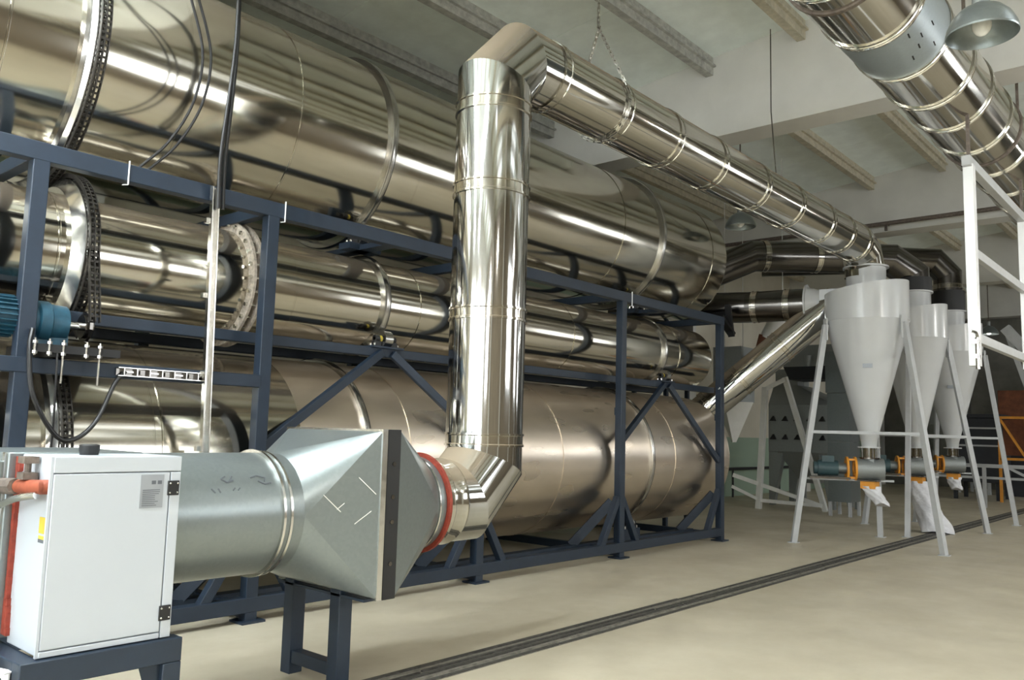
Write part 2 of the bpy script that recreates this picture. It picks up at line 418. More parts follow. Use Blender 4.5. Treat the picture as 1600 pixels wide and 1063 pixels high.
# ------------------------------------------------------------------ rotary drums
def chain_mesh(x, yc, zc, R, a0, a1, pitch=.045, rows=2):
    mb = MB(); n = max(8, int(R * abs(a1 - a0) / pitch)); c = Vector((x, yc, zc))
    for i in range(n):
        a = a0 + (a1 - a0) * (i + .5) / n
        rad = Vector((0, math.cos(a), math.sin(a))); tan = Vector((0, -math.sin(a), math.cos(a)))
        p = c + rad * R
        for k in range(rows + 1):
            o = Vector(((k - rows / 2) * .034, 0, 0))
            L = .62 if i % 2 else .5
            mb.bar(p + o - tan * pitch * L, p + o + tan * pitch * L, .007, .034, up=rad)
        mb.bar(p - Vector((rows * .017, 0, 0)), p + Vector((rows * .017, 0, 0)), .016, .016, up=rad)
    return mb
def drum(label, yc, zc, R, seams, tyres, tyreR, gear, mat, end=True, tyre_w=.07):
    t = T('rotary_drum', label, 'drum', (6, yc, zc - R), 'stacked rotary drums')
    for i, (a, b_) in enumerate(zip(seams[:-1], seams[1:])):
        r = R - (.004 if i % 2 else 0)
        mb = MB()
        lip = .0035
        mb.lathe([(a, r - .01), (a, r + lip), (a + .012, r + lip), (a + .016, r), (b_ - .001, r), (b_, r - .01)], (0, yc, zc), (1, 0, 0), 96, caps=(False, False))
        P(mb, 'shell_section', 'drum_steel' if b_ < 4.5 else mat, t, angle=40)
    x1 = seams[-1]
    if end:
        P(MB().lathe([(x1, R - .01), (x1 + .02, R - .005), (x1 + .05, R - .06), (x1 + .06, R * .4), (x1 + .3, R * .4)], (0, yc, zc), (1, 0, 0), 96, caps=(False, True)), 'end_cap', mat, t, angle=40)
    P(MB().lathe([(seams[0] - .05, R * .5), (seams[0], R - .005)], (0, yc, zc), (1, 0, 0), 64, caps=(True, False)), 'end_cap', mat, t)
    for x in tyres:
        h = tyre_w / 2
        P(MB().lathe([(x - h, R - .02), (x - h, tyreR - .012), (x - h * .5, tyreR), (x + h * .5, tyreR), (x + h, tyreR - .012), (x + h, R - .02)], (0, yc, zc), (1, 0, 0), 128, caps=(False, False)), 'tyre', 'tyre_steel', t, angle=40)
    if gear:
        x, gr, a0, a1 = gear
        P(MB().lathe([(x - .10, R - .01), (x - .10, R + .045), (x - .06, gr - .06), (x - .03, gr - .03), (x + .03, gr - .03), (x + .05, R - .01)], (0, yc, zc), (1, 0, 0), 128, caps=(False, False)), 'gear_ring', 'bright_steel', t, angle=30)
        P(chain_mesh(x + .02, yc, zc, gr, a0, a1), 'drive_chain', 'chain_dark', t, kind='stuff', smooth=False)
    return t
PI = math.pi
d1 = drum('uppermost huge polished steel drum lying on top of the blue rack', 7.3, 4.55, 1.0,
     [-1, .6, 1.8, 3.12, 4.2, 5.7, 6.95, 8.1, 9.5, 10.9, 12.05, 12.5], [5.28, 10.5], 1.055, (2.38, 1.10, 0, 2 * PI), 'drum_steel')
d2 = drum('slim middle steel drum with chain ring and bolted flange', 6.95, 2.87, .485,
     [-1, 1.2, 2.3, 3.84, 3.99, 4.35, 5.9, 7.2, 8.6, 10, 11.3, 12.3], [5.42, 10.85], .53, (2.47, .64, -.93, 2 * PI - .93 - 2.2 + 1.3), 'drum_steel', tyre_w=.08)
d3 = drum('huge dusty steel drum lying lowest in the rack just above the floor', 7.3, 1.26, 1.0,
     [-1, .6, 1.8, 3.05, 3.12, 4.4, 5.7, 6.95, 8.2, 9.4, 10.9, 12.0, 12.6], [5.15, 10.25], 1.04, (2.36, 1.10, 0, 2 * PI), 'drum_steel_dusty')
# bolted cream flange on the middle drum
P(MB().ring((0, 6.95, 2.87), (1, 0, 0), 3.86, 3.885, .44, .575, 64).ring((0, 6.95, 2.87), (1, 0, 0), 3.945, 3.97, .44, .575, 64), 'flange', 'cream_flange', d2)
for i in range(28):
    mb = MB(); a = 2 * PI * i / 28; c = Vector((3.85, 6.95 + .535 * math.cos(a), 2.87 + .535 * math.sin(a)))
    mb.cyl(c, c + Vector((.14, 0, 0)), .012, n=6)
    mb.cyl(c + Vector((-.015, 0, 0)), c + Vector((.01, 0, 0)), .02, n=6)
    P(mb, 'flange_bolt', 'bright_steel', d2, smooth=False)

# support rollers
def roller(name, label, loc, r):
    t = T(name, label, 'roller', loc, 'drum support rollers')
    x, y, z = loc
    P(MB().lathe([(-.05, .03), (-.05, r), (.05, r), (.05, .03)], (x, y, z + r), (1, 0, 0), 28), 'wheel', 'tyre_steel', t)
    P(MB().lathe([(-.052, .012), (-.054, .035), (.054, .035), (.052, .012)], (x, y, z + r), (1, 0, 0), 14), 'hub', 'yellow_paint', t)
    for s in (-1, 1):
        P(MB().bar((x + s * .1, y, z), (x + s * .1, y, z + r * .7), .05, .09, up=(1, 0, 0)).cyl((x + s * .08, y, z + r), (x + s * .13, y, z + r), .035, n=14), 'bearing', 'black_paint', t)
        for q in (-1, 1): P(MB().cyl((x + s * .15, y + q * .03, z), (x + s * .15, y + q * .03, z + .035), .012, n=6), 'bolt', 'bright_steel', t)
    P(MB().cyl((x - .13, y, z + r), (x + .13, y, z + r), .018, n=10), 'axle', 'bright_steel', t)
    return t
def roll_pos(yc, zc, R, y, r): return zc - math.sqrt((R + r) ** 2 - (yc - y) ** 2) - r
for x, where in ((5.42, 'left brace apex'), (10.85, 'right brace apex')):
    z = roll_pos(6.95, 2.87, .53, 6.47, .085)
    roller('support_roller', 'small roller with yellow hub on the %s carrying the middle drum' % where, (x, 6.47, z), .085)
for x, w in ((5.28, 'behind the tall vertical duct'), (10.5, 'near the right end of the rack')):
    roller('support_roller', 'roller under the uppermost drum %s' % w, (x, 6.75, roll_pos(7.3, 4.55, 1.055, 6.75, .09)), .09)
    P(MB().box(x - .2, x + .2, 6.66, 6.84, 3.39, roll_pos(7.3, 4.55, 1.055, 6.75, .09)).box(x - .08, x + .08, 6.2, 8.44, 3.39, 3.44), 'roller_seat', 'navy_paint', rack)
for x, w in ((5.15, 'near the square duct'), (10.25, 'near the right end')):
    zz = roll_pos(7.3, 1.26, 1.04, 6.68, .07)
    roller('support_roller', 'floor level roller under the lowest drum %s' % w, (x, 6.68, zz), .07)
    P(MB().box(x - .2, x + .2, 6.62, 6.74, .15, zz), 'roller_seat', 'navy_paint', rack)

# gear motor on the rack
gm = T('gear_motor', 'blue gear motor on a black plate at the left of the rack', 'motor', (2.1, 6.3, 2.0))
P(MB().box(2.07, 2.62, 6.03, 6.62, 2.045, 2.10), 'base_plate', 'black_paint', gm)
P(MB().lathe([(2.06, .09), (2.06, .125), (2.12, .125), (2.13, .15), (2.20, .15), (2.21, .135), (2.32, .13), (2.33, .10)], (0, 6.3, 2.27), (1, 0, 0), 28), 'gearbox', 'motor_blue', gm)
P(MB().box(2.10, 2.33, 6.22, 6.38, 2.10, 2.2), 'gearbox_foot', 'motor_blue', gm)
P(MB().cyl((1.45, 6.3, 2.29), (2.06, 6.3, 2.29), .125, n=28).lathe([(1.35, .1), (1.37, .135), (1.45, .135)], (0, 6.3, 2.29), (1, 0, 0), 28), 'motor_body', 'motor_blue', gm)
mb = MB()
for i in range(24):
    a = 2 * PI * i / 24; mb.bar((1.5, 6.3 + .135 * math.cos(a), 2.29 + .135 * math.sin(a)), (1.98, 6.3 + .135 * math.cos(a), 2.29 + .135 * math.sin(a)), .008, .025, up=(0, math.cos(a), math.sin(a)))
P(mb, 'cooling_fins', 'motor_blue', gm, smooth=False)
P(MB().cyl((2.33, 6.3, 2.27), (2.52, 6.3, 2.27), .03, n=14), 'shaft', 'bright_steel', gm)
mb = MB().cyl((2.44, 6.3, 2.27), (2.50, 6.3, 2.27), .085, n=20)
for i in range(12):
    a = 2 * PI * i / 12; mb.bar((2.47, 6.3 + .08 * math.cos(a), 2.27 + .08 * math.sin(a)), (2.47, 6.3 + .11 * math.cos(a), 2.27 + .11 * math.sin(a)), .05, .022, up=(1, 0, 0))
P(mb, 'sprocket', 'dark_steel', gm, smooth=False)
# straight chain runs from the ring to the sprocket
mb = MB()
for p, q in (((2.49, 6.311, 2.85), (2.49, 6.19, 2.30)), ((2.49, 6.55, 2.36), (2.49, 6.39, 2.20))):
    p = V3(p); q = V3(q); n = int((q - p).length / .045); dr = (q - p) / n
    for i in range(n):
        a = p + dr * i
        for k in (-1, 0, 1): mb.bar(a + Vector((k * .034, 0, 0)), a + dr + Vector((k * .034, 0, 0)), .007, .034, up=(0, -1, .2))
        mb.bar(a - Vector((.034, 0, 0)), a + Vector((.034, 0, 0)), .016, .016)
P(mb, 'drive_chain', 'chain_dark', gm, smooth=False, kind='stuff')
for x, zb in ((2.05, 2.02), (2.14, 2.02), (2.23, 1.84), (2.38, 2.02), (2.47, 1.84)):
    P(MB().cyl((x, 6.02, zb), (x, 6.02, 2.135), .008, n=8).cyl((x, 6.02, 2.10), (x, 6.02, 2.118), .018, n=6).cyl((x, 6.02, 2.03), (x, 6.02, 2.05), .018, n=6), 'mounting_bolt', 'bright_steel', gm)
mb = MB().tube(spline([(2.06, 6.12, 2.2), (2.03, 6.05, 2.05), (2.06, 6.0, 1.75), (2.22, 6.0, 1.49), (2.36, 6.02, 1.47), (2.5, 6.05, 1.60), (2.62, 6.09, 1.86), (2.70, 6.115, 1.955)]), .016, 10)
P(mb, 'power_cable', 'cable_black', None, 'black motor cable sagging in a loop below the gear motor', 'cable')
mb = MB().tube(spline([(2.20, 6.04, 2.06), (2.2, 6.02, 1.85), (2.21, 6.03, 1.5), (2.2, 6.05, 1.1)]), .008, 8)
P(mb, 'thin_cable', 'cable_black', None, 'thin dark cable hanging straight down beside the lower chain', 'cable')

# cable channel standing in front of the drums, with cables
cc = T('cable_channel', 'tall narrow galvanised cable channel standing against the rack', 'cable channel', (3.35, 6.08, .9))
mb = MB().bar((3.28, 6.09, 3.47), (3.345, 6.09, 1.0), .055, .008, up=(0, 1, 0))
for s in (-1, 1): mb.bar((3.28 + s * .027, 6.07, 3.47), (3.345 + s * .027, 6.07, 1.0), .008, .045, up=(0, 1, 0))
P(mb, 'channel', 'bright_steel', cc, smooth=False)
for z in (3.2, 2.6, 1.98, 1.4): P(MB().box(3.345 - (z - 1) * .026 - .05, 3.345 - (z - 1) * .026 + .05, 6.095, 6.138, z - .02, z + .02), 'clip', 'bright_steel', cc)
ct = T('cable_tray', 'short slotted galvanised cable tray fixed along the motor beam', 'cable tray', (3, 6.12, 1.93))
P(MB().box(2.64, 3.32, 6.125, 6.134, 1.925, 1.985), 'tray_back', 'dark_steel', ct)
for z in (1.922, 1.98): P(MB().box(2.64, 3.32, 6.085, 6.134, z, z + .006), 'tray_rail', 'bright_steel', ct)
for k in range(7):
    x = 2.68 + k * .095
    P(MB().box(x, x + .006, 6.085, 6.125, 1.925, 1.985), 'tray_rung', 'bright_steel', ct)
    if k % 2: P(MB().box(x + .035, x + .06, 6.11, 6.125, 1.94, 1.97), 'tray_clip', 'dark_steel', ct)
    else: P(MB().box(x + .02, x + .08, 6.11, 6.125, 1.95, 1.96), 'tray_clip', 'bright_steel', ct)
for k, (dx, dy) in enumerate(((0, 0), (.045, .01))):
    P(MB().tube(spline([(3.30 + dx, 6.04 + dy, 3.3), (3.28 + dx, 6.02 + dy, 3.7), (3.30 + dx * .6, 5.98, 4.25), (3.325 + dx * .3, 5.98, 4.7), (3.32 + dx * .3, 5.98 + dy, 5.3), (3.32 + dx * .3, 5.98 + dy, 7.15)]), .016, 10), 'power_cable', 'cable_black', None,
      ('left' if k == 0 else 'right') + ' one of two thick black cables dropping into the cable channel', 'cable', 'cables into the channel')
for k, dx in enumerate((0, .07)):
    P(MB().tube(spline([(2.78 + dx * .3, 6.0, 7.15), (2.78 + dx * .3, 6.0, 6.0), (2.82 + dx * .5, 6.0, 5.2), (2.93 + dx, 6.0, 4.9), (3.07 + dx, 6.02, 4.5), (3.04 + dx, 6.05, 4.1), (2.9 + dx, 6.12, 3.75), (2.72 + dx, 6.19, 3.51)]), .011, 8), 'thin_cable', 'cable_black', None,
      ('left' if k == 0 else 'right') + ' one of two thin black cables bowed in front of the top drum', 'cable', 'bowed cables')

# ------------------------------------------------------------------ ducts
DY = 4.45
def duct(name, label, pts, r, mat, joints, parent=None, n=56, loc=None, bead=.012):
    """a run of round sheet duct: mitred sections along pts; joints = list of (point, axis)"""
    t = parent or T(name, label, 'duct', loc or pts[0])
    P(MB().tube(pts, r, n, split=True), 'duct_pipe', mat, t, angle=30)
    for p, ax in joints:
        mb = MB()
        prof = [(-.05, r - .01), (-.05, r + bead), (-.035, r + bead), (-.03, r + .004), (.03, r + .004), (.035, r + bead), (.05, r + bead), (.05, r - .01)]
        mb.lathe(prof, p, ax, n, caps=(False, False))
        P(mb, 'joint_band', 'duct_steel_flat', t, angle=30)
    return t
# galvanised run from the burner to the square flange
gd = T('galvanised_duct', 'large round galvanised duct widening to a square flange in the foreground', 'duct', (2.8, DY, .6))
CZ = 1.08
P(MB().lathe([(2.03, .352), (2.78, .352)], (0, DY, CZ), (1, 0, 0), 72, caps=(False, False)), 'round_section', 'galvanised', gd)
P(MB().ring((0, DY, CZ), (1, 0, 0), 2.75, 2.765, .34, .372, 72).ring((0, DY, CZ), (1, 0, 0), 2.80, 2.815, .34, .366, 72), 'joint_band', 'bright_steel', gd)
P(MB().lathe([(2.765, .356), (2.80, .356), (2.90, .35)], (0, DY, CZ), (1, 0, 0), 72, caps=(False, False)), 'collar', 'galvanised', gd)
def duct_mark(pts):
    # pencil marks left on the round sheet: (x along the duct, angle round it)
    q = [Vector((x, DY + .3535 * math.cos(a), CZ + .3535 * math.sin(a))) for x, a in pts]
    mb = MB()
    for a, b_ in zip(q[:-1], q[1:]): mb.bar(a, b_, .007, .003, up=(0, (a.y - DY), (a.z - CZ)))
    P(mb, 'pencil_mark', 'label_ink', gd, smooth=False)
for pts in ([(2.43, 2.42), (2.40, 2.47), (2.43, 2.53), (2.47, 2.50)], [(2.47, 2.42), (2.45, 2.50)], [(2.47, 2.63), (2.455, 2.67)], [(2.50, 2.63), (2.485, 2.67)],
            [(2.58, 2.46), (2.62, 2.42), (2.67, 2.46), (2.66, 2.53)], [(2.62, 2.52), (2.66, 2.58), (2.70, 2.56)], [(2.33, 2.63), (2.35, 2.70)], [(2.37, 2.63), (2.38, 2.70)]):
    duct_mark(pts)
def sq_round(x_r, r, x_s, h, mat, parent, name, n=16):
    # square-to-round transition: 4 flat triangles and 4 bent corners
    mb = MB(); cor = [(h, h), (-h, h), (-h, -h), (h, -h)]
    for q in range(4):
        a0 = q * PI / 2
        arc = [Vector((x_r, DY + r * math.cos(a0 + PI / 2 * i / n), CZ + r * math.sin(a0 + PI / 2 * i / n))) for i in range(n + 1)]
        c = Vector((x_s, DY + cor[q][0], CZ + cor[q][1])); cn = Vector((x_s, DY + cor[(q + 1) % 4][0], CZ + cor[(q + 1) % 4][1]))
        flip = x_s > x_r
        o = [c] + arc
        fs = [(0, i + 1, i + 2) for i in range(n)]
        mb.add(o, fs if flip else [f[::-1] for f in fs])
        mb.add([c, cn, arc[-1]], [(0, 2, 1)] if flip else [(0, 1, 2)])
    return P(mb, name, mat, parent, angle=12)
tr = sq_round(2.90, .35, 3.335, .5, 'galvanised', gd, 'square_transition')
def sq_flange(x0, x1, h, w, mat, parent, name):
    mb = MB()
    for (y0, y1, z0, z1) in ((-h - w, h + w, h, h + w), (-h - w, h + w, -h - w, -h), (-h - w, -h, -h, h), (h, h + w, -h, h)):
        mb.box(x0, x1, DY + y0, DY + y1, CZ + z0, CZ + z1)
    return P(mb, name, mat, parent)
sq_flange(3.325, 3.365, .475, .035, 'bright_steel', gd, 'square_flange')
# fold lines scored across the near face
for (a, b_) in (((3.10, -.40, -.12), (3.28, -.47, .02)), ((3.02, -.37, -.02), (3.12, -.415, .07)), ((3.2, -.44, .22), (3.3, -.485, .12)), ((3.0, -.37, .12), (3.1, -.41, .02))):
    P(MB().bar((a[0], DY + a[1] - .012, CZ + a[2]), (b_[0], DY + b_[1] - .012, CZ + b_[2]), .006, .004), 'score_line', 'white_paint', tr)
sd = T('steel_duct', 'tall polished steel duct rising from the burner and running overhead to the cyclone', 'duct', (4.77, DY, .58))
sq_flange(3.37, 3.47, .48, .03, 'black_paint', sd, 'black_frame')
for z in (.1, -.05, .3, -.3): P(MB().cyl((3.42, DY - .515, CZ + z), (3.42, DY - .505, CZ + z), .014, n=8), 'bolt', 'dark_steel', sd)
sq_round(4.00, .325, 3.475, .5, 'galvanised', sd, 'square_transition')
P(MB().lathe([(4.0, .325), (4.07, .325)], (0, DY, CZ), (1, 0, 0), 64, caps=(False, False)), 'collar', 'galvanised', sd)
P(MB().ring((0, DY, CZ), (1, 0, 0), 4.0, 4.012, .32, .336, 64), 'collar_bead', 'bright_steel', sd)
P(MB().ring((0, DY, CZ), (1, 0, 0), 4.075, 4.10, .31, .352, 64), 'red_gasket', 'red_sealant', sd)
R = .30; TZ = 4.69
P(MB().lathe([(4.10, .315), (4.15, .315), (4.17, .318), (4.19, .304), (4.28, .304), (4.30, .312), (4.32, .304)], (0, DY, CZ), (1, 0, 0), 64, caps=(False, False)), 'joint_band', 'duct_steel_flat', sd)
duct(None, None, [(4.2, DY, CZ), (4.50, DY, CZ), (4.77, DY, CZ + .27), (4.77, DY, 1.55)], R, 'duct_steel', [], sd)
duct(None, None, [(4.77, DY, 1.50), (4.77, DY, TZ - .30), (5.05, DY, TZ), (5.35, DY, TZ)], R, 'duct_steel',
     [((4.77, DY, z), (0, 0, 1)) for z in (1.53, 2.50, 3.50, 4.17)], sd)
duct(None, None, [(5.3, DY, TZ), (13.2, DY, TZ), (13.48, DY, TZ - .10), (13.61, DY, TZ - .30), (13.61, DY, 4.2)], R, 'duct_steel_flat',
     [((x, DY, TZ), (1, 0, 0)) for x in (5.38, 6.35, 7.3, 8.28, 9.4, 10.45, 11.55, 12.35, 13.05)] + [], sd)
# lifting chain and rods that hold the overhead duct
def link_chain(pts, s=.02):
    mb = MB()
    for p, q in zip(pts[:-1], pts[1:]):
        p = V3(p); q = V3(q); n = max(1, int((q - p).length / (s * 1.6))); d = (q - p) / n; u, w = frame(d)
        for i in range(n):
            c = p + d * (i + .5); e = u if i % 2 else w
            for sg in (-1, 1): mb.bar(c - d * .7 + e * s * .35 * sg, c + d * .7 + e * s * .35 * sg, s * .3, s * .3)
    return mb
R2 = R + .018
loop = [(6.28, DY + R2 * math.sin(a), TZ - R2 * math.cos(a)) for a in [i * PI / 12 for i in range(-8, 9)]]
P(link_chain([(6.2, DY, 7.1), (6.2, DY, 5.47), loop[0]], .03), 'hanging_chain', 'bright_steel', None, 'steel chain sling holding the overhead duct, rear leg with the drop from the ceiling', 'chain', 'chain sling')
P(link_chain([(6.2, DY - .012, 5.47)] + loop[::-1], .03), 'hanging_chain', 'bright_steel', None, 'steel chain sling passing in front of and under the overhead duct', 'chain', 'chain sling')
P(MB().tube([(10.1, DY, 7.0), (10.1, DY, 5.86), (10.25, DY, 5.0)], .008, 6), 'hanger_wire', 'dark_steel', None, 'thin dark wire hanging from the white roof beam to the overhead duct', 'wire')
P(MB().tube(spline([(5.0, 5.4, 6.9), (5.0, 5.38, 6.2), (4.97, 5.2, 5.75), (5.05, 5.0, 5.5)]), .012, 6), 'hanger_hook', 'dark_steel', None, 'dark wire hook hanging from a ceiling joist behind the duct elbow', 'hook')
# the big duct under the ridge
BYc, BZc, BR = 2.11, 5.2, .415
bx = [3.2, 4.7, 5.75, 6.72, 7.52, 8.35, 9.1, 10.0, 11.0, 12.0, 13.1, 14.2, 15.4, 16.6, 18, 20, 22, 24, 27]
bd = T('ceiling_duct', 'wide polished steel duct slung under the ceiling at upper right', 'duct', (10, BYc, BZc - BR))
for i, (a, b_) in enumerate(zip(bx[:-1], bx[1:])):
    mt = 'galvanised_blue' if i == 3 else 'duct_steel_flat'
    P(MB().lathe([(a, BR), (b_, BR)], (0, BYc, BZc), (1, 0, 0), 64, caps=(i == 0, i == len(bx) - 2)), 'duct_section', mt, bd)
    prof = [(-.05, BR - .01), (-.05, BR + .012), (-.03, BR + .012), (-.025, BR + .004), (-.008, BR + .004), (-.004, BR + .014), (.008, BR + .014), (.012, BR + .004), (.03, BR + .004), (.035, BR + .012), (.05, BR + .012), (.05, BR - .01)]
    if i: P(MB().lathe(prof, (a, BYc, BZc), (1, 0, 0), 64, caps=(False, False)), 'joint_band', 'duct_steel_flat', bd, angle=30)
for x in (6.0, 10.5, 15.0):
    P(MB().ring((x, BYc, BZc), (1, 0, 0), -.02, .02, BR, BR + .016, 48).bar((x, BYc, BZc + BR), (x, BYc, 7.3), .03, .006), 'hanger_strap', 'iron_pipe', bd)
for x, e in ((7.0, 0), (7.1, .05), (7.2, .12), (7.28, -.03), (6.85, .06), (7.05, -.1)):
    a = 3.9 + e * 3
    P(MB().bar((x, BYc + BR * math.cos(a) * 1.004, BZc + BR * math.sin(a) * 1.004), (x + .07, BYc + BR * math.cos(a + .02) * 1.004, BZc + BR * math.sin(a + .02) * 1.004), .012, .004), 'scuff_mark', 'black_paint', bd)

# stand under the galvanised duct
st = T('duct_stand', 'low blue steel trestle under the square duct transition', 'stand', (3.33, 4.5, 0))
for y in (4.28, 4.77): P(MB().box(3.28, 3.38, y - .05, y + .05, .0, .60), 'leg', 'navy_paint', st, bevel=.005)
P(MB().box(3.29, 3.37, 4.33, 4.72, .07, .15), 'crossbar', 'navy_paint', st, bevel=.005)
P(MB().box(3.28, 3.38, 4.0, 4.9, .56, .575), 'top_plate', 'navy_paint', st)

# ------------------------------------------------------------------ burner cabinet and its stand
bc = T('burner_cabinet', 'white burner cabinet with hinged door in the left foreground', 'cabinet', (1.75, 4.1, .58))
BX0, BX1, BYF, BYB, BZ0, BZ1 = 1.45, 2.03, 3.90, 4.28, .585, 1.435
P(MB().box(BX0, BX1, BYF + .02, BYB, BZ0, BZ1), 'body', 'white_enamel', bc, bevel=.006)
dr = P(MB().box(BX0 + .002, BX1 - .055, BYF, BYF + .02, BZ0 + .03, BZ1 - .075), 'door', 'white_enamel', bc, bevel=.004)
P(MB().box(BX0, BX1, BYF, BYF + .02, BZ1 - .07, BZ1), 'top_rail', 'white_enamel', bc, bevel=.003)
P(MB().box(BX1 - .05, BX1, BYF, BYF + .02, BZ0, BZ1 - .075), 'hinge_stile', 'white_enamel', bc, bevel=.003)
P(MB().box(BX0, BX1 - .055, BYF, BYF + .02, BZ0, BZ0 + .025), 'bottom_rail', 'white_enamel', bc, bevel=.003)
for z in (1.285, .70):
    h = P(MB().box(1.965, 2.022, BYF - .008, BYF, z - .035, z + .035), 'hinge', 'black_paint', bc, bevel=.003)
    for x in (1.975, 2.012):
        for q in (-.022, .022): P(MB().sphere((x, BYF - .009, z + q), .005, 8, 6), 'screw', 'bright_steel', h)
np_ = P(MB().box(1.835, 1.945, BYF - .003, BYF, 1.195, 1.35), 'data_plate', 'label_grey', bc)
for k in range(9): P(MB().box(1.845, 1.935 - random.uniform(0, .03), BYF - .0042, BYF - .003, 1.205 + k * .009, 1.208 + k * .009), 'print_line', 'label_ink', np_)
for x in (1.886, 1.915): P(MB().box(x, x + .02, BYF - .0042, BYF - .003, 1.305, 1.322), 'print_mark', 'label_ink', np_)
P(MB().lathe([(0, .04), (.02, .045), (.045, .045), (.05, .038)], (1.68, 4.12, BZ1), (0, 0, 1), 20), 'top_knob', 'black_paint', bc)
P(MB().box(BX0 - .002, BX0, 3.925, 4.01, 1.10, 1.17).box(BX0 - .002, BX0, 3.925, 4.01, 1.075, 1.09), 'warning_sticker', 'yellow_paint', bc)
P(MB().box(BX0 - .0025, BX0, 3.925, 4.01, 1.060, 1.075), 'sticker_print', 'label_ink', bc)
P(MB().box(BX0 - .012, BX0, BYF + .005, BYF + .02, BZ0, BZ1), 'edge_trim', 'white_enamel', bc)
pl_ = T('burner_plenum', 'galvanised plenum box sealed with red sealant behind the white cabinet', 'duct', (1.5, 4.7, .58))
P(MB().box(1.40, 2.03, 4.31, 5.05, .60, 1.44), 'body', 'galvanised', pl_, bevel=.006)
P(MB().box(.6, 1.40, 4.36, 5.0, .62, 1.40), 'inlet_box', 'galvanised', pl_, bevel=.006)
mb = MB(); prev = None
for k in range(25):
    z = .62 + k * .032; w = .014 + random.uniform(-.004, .006) + (.03 * max(0, 1 - k / 5)) + (.02 if k > 22 else 0)
    mb.box(1.432, 1.452, 4.29 - w, 4.295 + w * .6, z, z + .034)
P(mb, 'red_sealant', 'red_sealant', pl_)
P(MB().box(1.39, 1.40, 4.33, 4.36, .6, 1.44), 'seam', 'bright_steel', pl_)
gp = T('gas_pipe', 'gas pipe with brass valve and red fittings entering the burner cabinet', 'pipe', (1.4, 4.2, 1.28))
P(MB().tube(spline([(1.47, 3.955, 1.302), (1.43, 3.965, 1.302), (1.415, 4.0, 1.30), (1.40, 4.30, 1.29)], 4), .032, 16), 'pipe', 'red_orange', gp)
P(MB().cyl((1.39, 4.16, 1.295), (1.38, 4.36, 1.285), .036, n=8), 'union_nut', 'iron_pipe', gp)
P(MB().cyl((1.38, 4.36, 1.285), (1.37, 4.48, 1.28), .03, n=6), 'brass_valve', 'brass', gp)
P(MB().cyl((1.37, 4.48, 1.28), (1.35, 4.8, 1.27), .022, n=14), 'yellow_pipe', 'yellow_paint', gp)
P(MB().box(1.38, 1.44, 4.05, 4.13, 1.33, 1.36).cyl((1.41, 4.09, 1.33), (1.41, 4.09, 1.42), .014, n=10).box(1.38, 1.44, 4.05, 4.13, 1.40, 1.43), 'valve_knob', 'iron_pipe', gp)
mb = MB().tube(spline([(1.40, 3.94, 1.27), (1.36, 4.05, 1.25), (1.34, 4.2, 1.21), (1.32, 4.4, 1.19), (1.30, 4.7, 1.19)]), .016, 12)
P(mb, 'flexible_hose', 'bright_steel', None, 'braided metal hose curving into the burner cabinet', 'hose')
bs = T('burner_stand', 'blue steel stand carrying the white burner cabinet', 'stand', (1.75, 4.4, 0))
for y in (BYF + .0, 5.0): P(MB().box(1.37, 2.08, y - .03, y + .06, .47, .58), 'rail', 'navy_paint', bs, bevel=.005)
for x in (1.37, 1.99): P(MB().box(x, x + .09, BYF + .06, 4.97, .47, .575), 'rail', 'navy_paint', bs, bevel=.005)
for x in (1.37, 1.99):
    for y in (BYF - .03, 4.97): P(MB().box(x, x + .09, y, y + .09, 0, .47), 'leg', 'navy_paint', bs, bevel=.005)
for x0, s in ((1.46, 1), (1.99, -1)):
    y = BYF
    P(MB().add([(x0, y, .47), (x0 + s * .10, y, .47), (x0 + s * .07, y, .38), (x0, y, .30), (x0, y + .01, .47), (x0 + s * .10, y + .01, .47), (x0 + s * .07, y + .01, .38), (x0, y + .01, .30)],
        [(0, 1, 2, 3), (7, 6, 5, 4), (0, 4, 5, 1), (1, 5, 6, 2), (2, 6, 7, 3), (3, 7, 4, 0)]), 'gusset', 'navy_paint', bs, smooth=False)
sl = T('slotted_angle', 'white slotted steel angle at the foot of the burner cabinet', 'angle bar', (1.3, 4.1, .45))
P(MB().bar((1.36, 3.95, .50), (1.18, 4.35, .52), .008, .07).bar((1.36, 3.95, .535), (1.18, 4.35, .555), .05, .006), 'bar', 'gloss_white', sl, smooth=False)
for k in range(7):
    f = .1 + k * .13; p = Vector((1.36, 3.95, .50)).lerp(Vector((1.18, 4.35, .52)), f) + Vector((-.006, -.003, 0))
    P(MB().lathe([(0, .012), (.002, .012)], p, (-.9, -.4, 0), 10), 'slot', 'black_paint', sl)

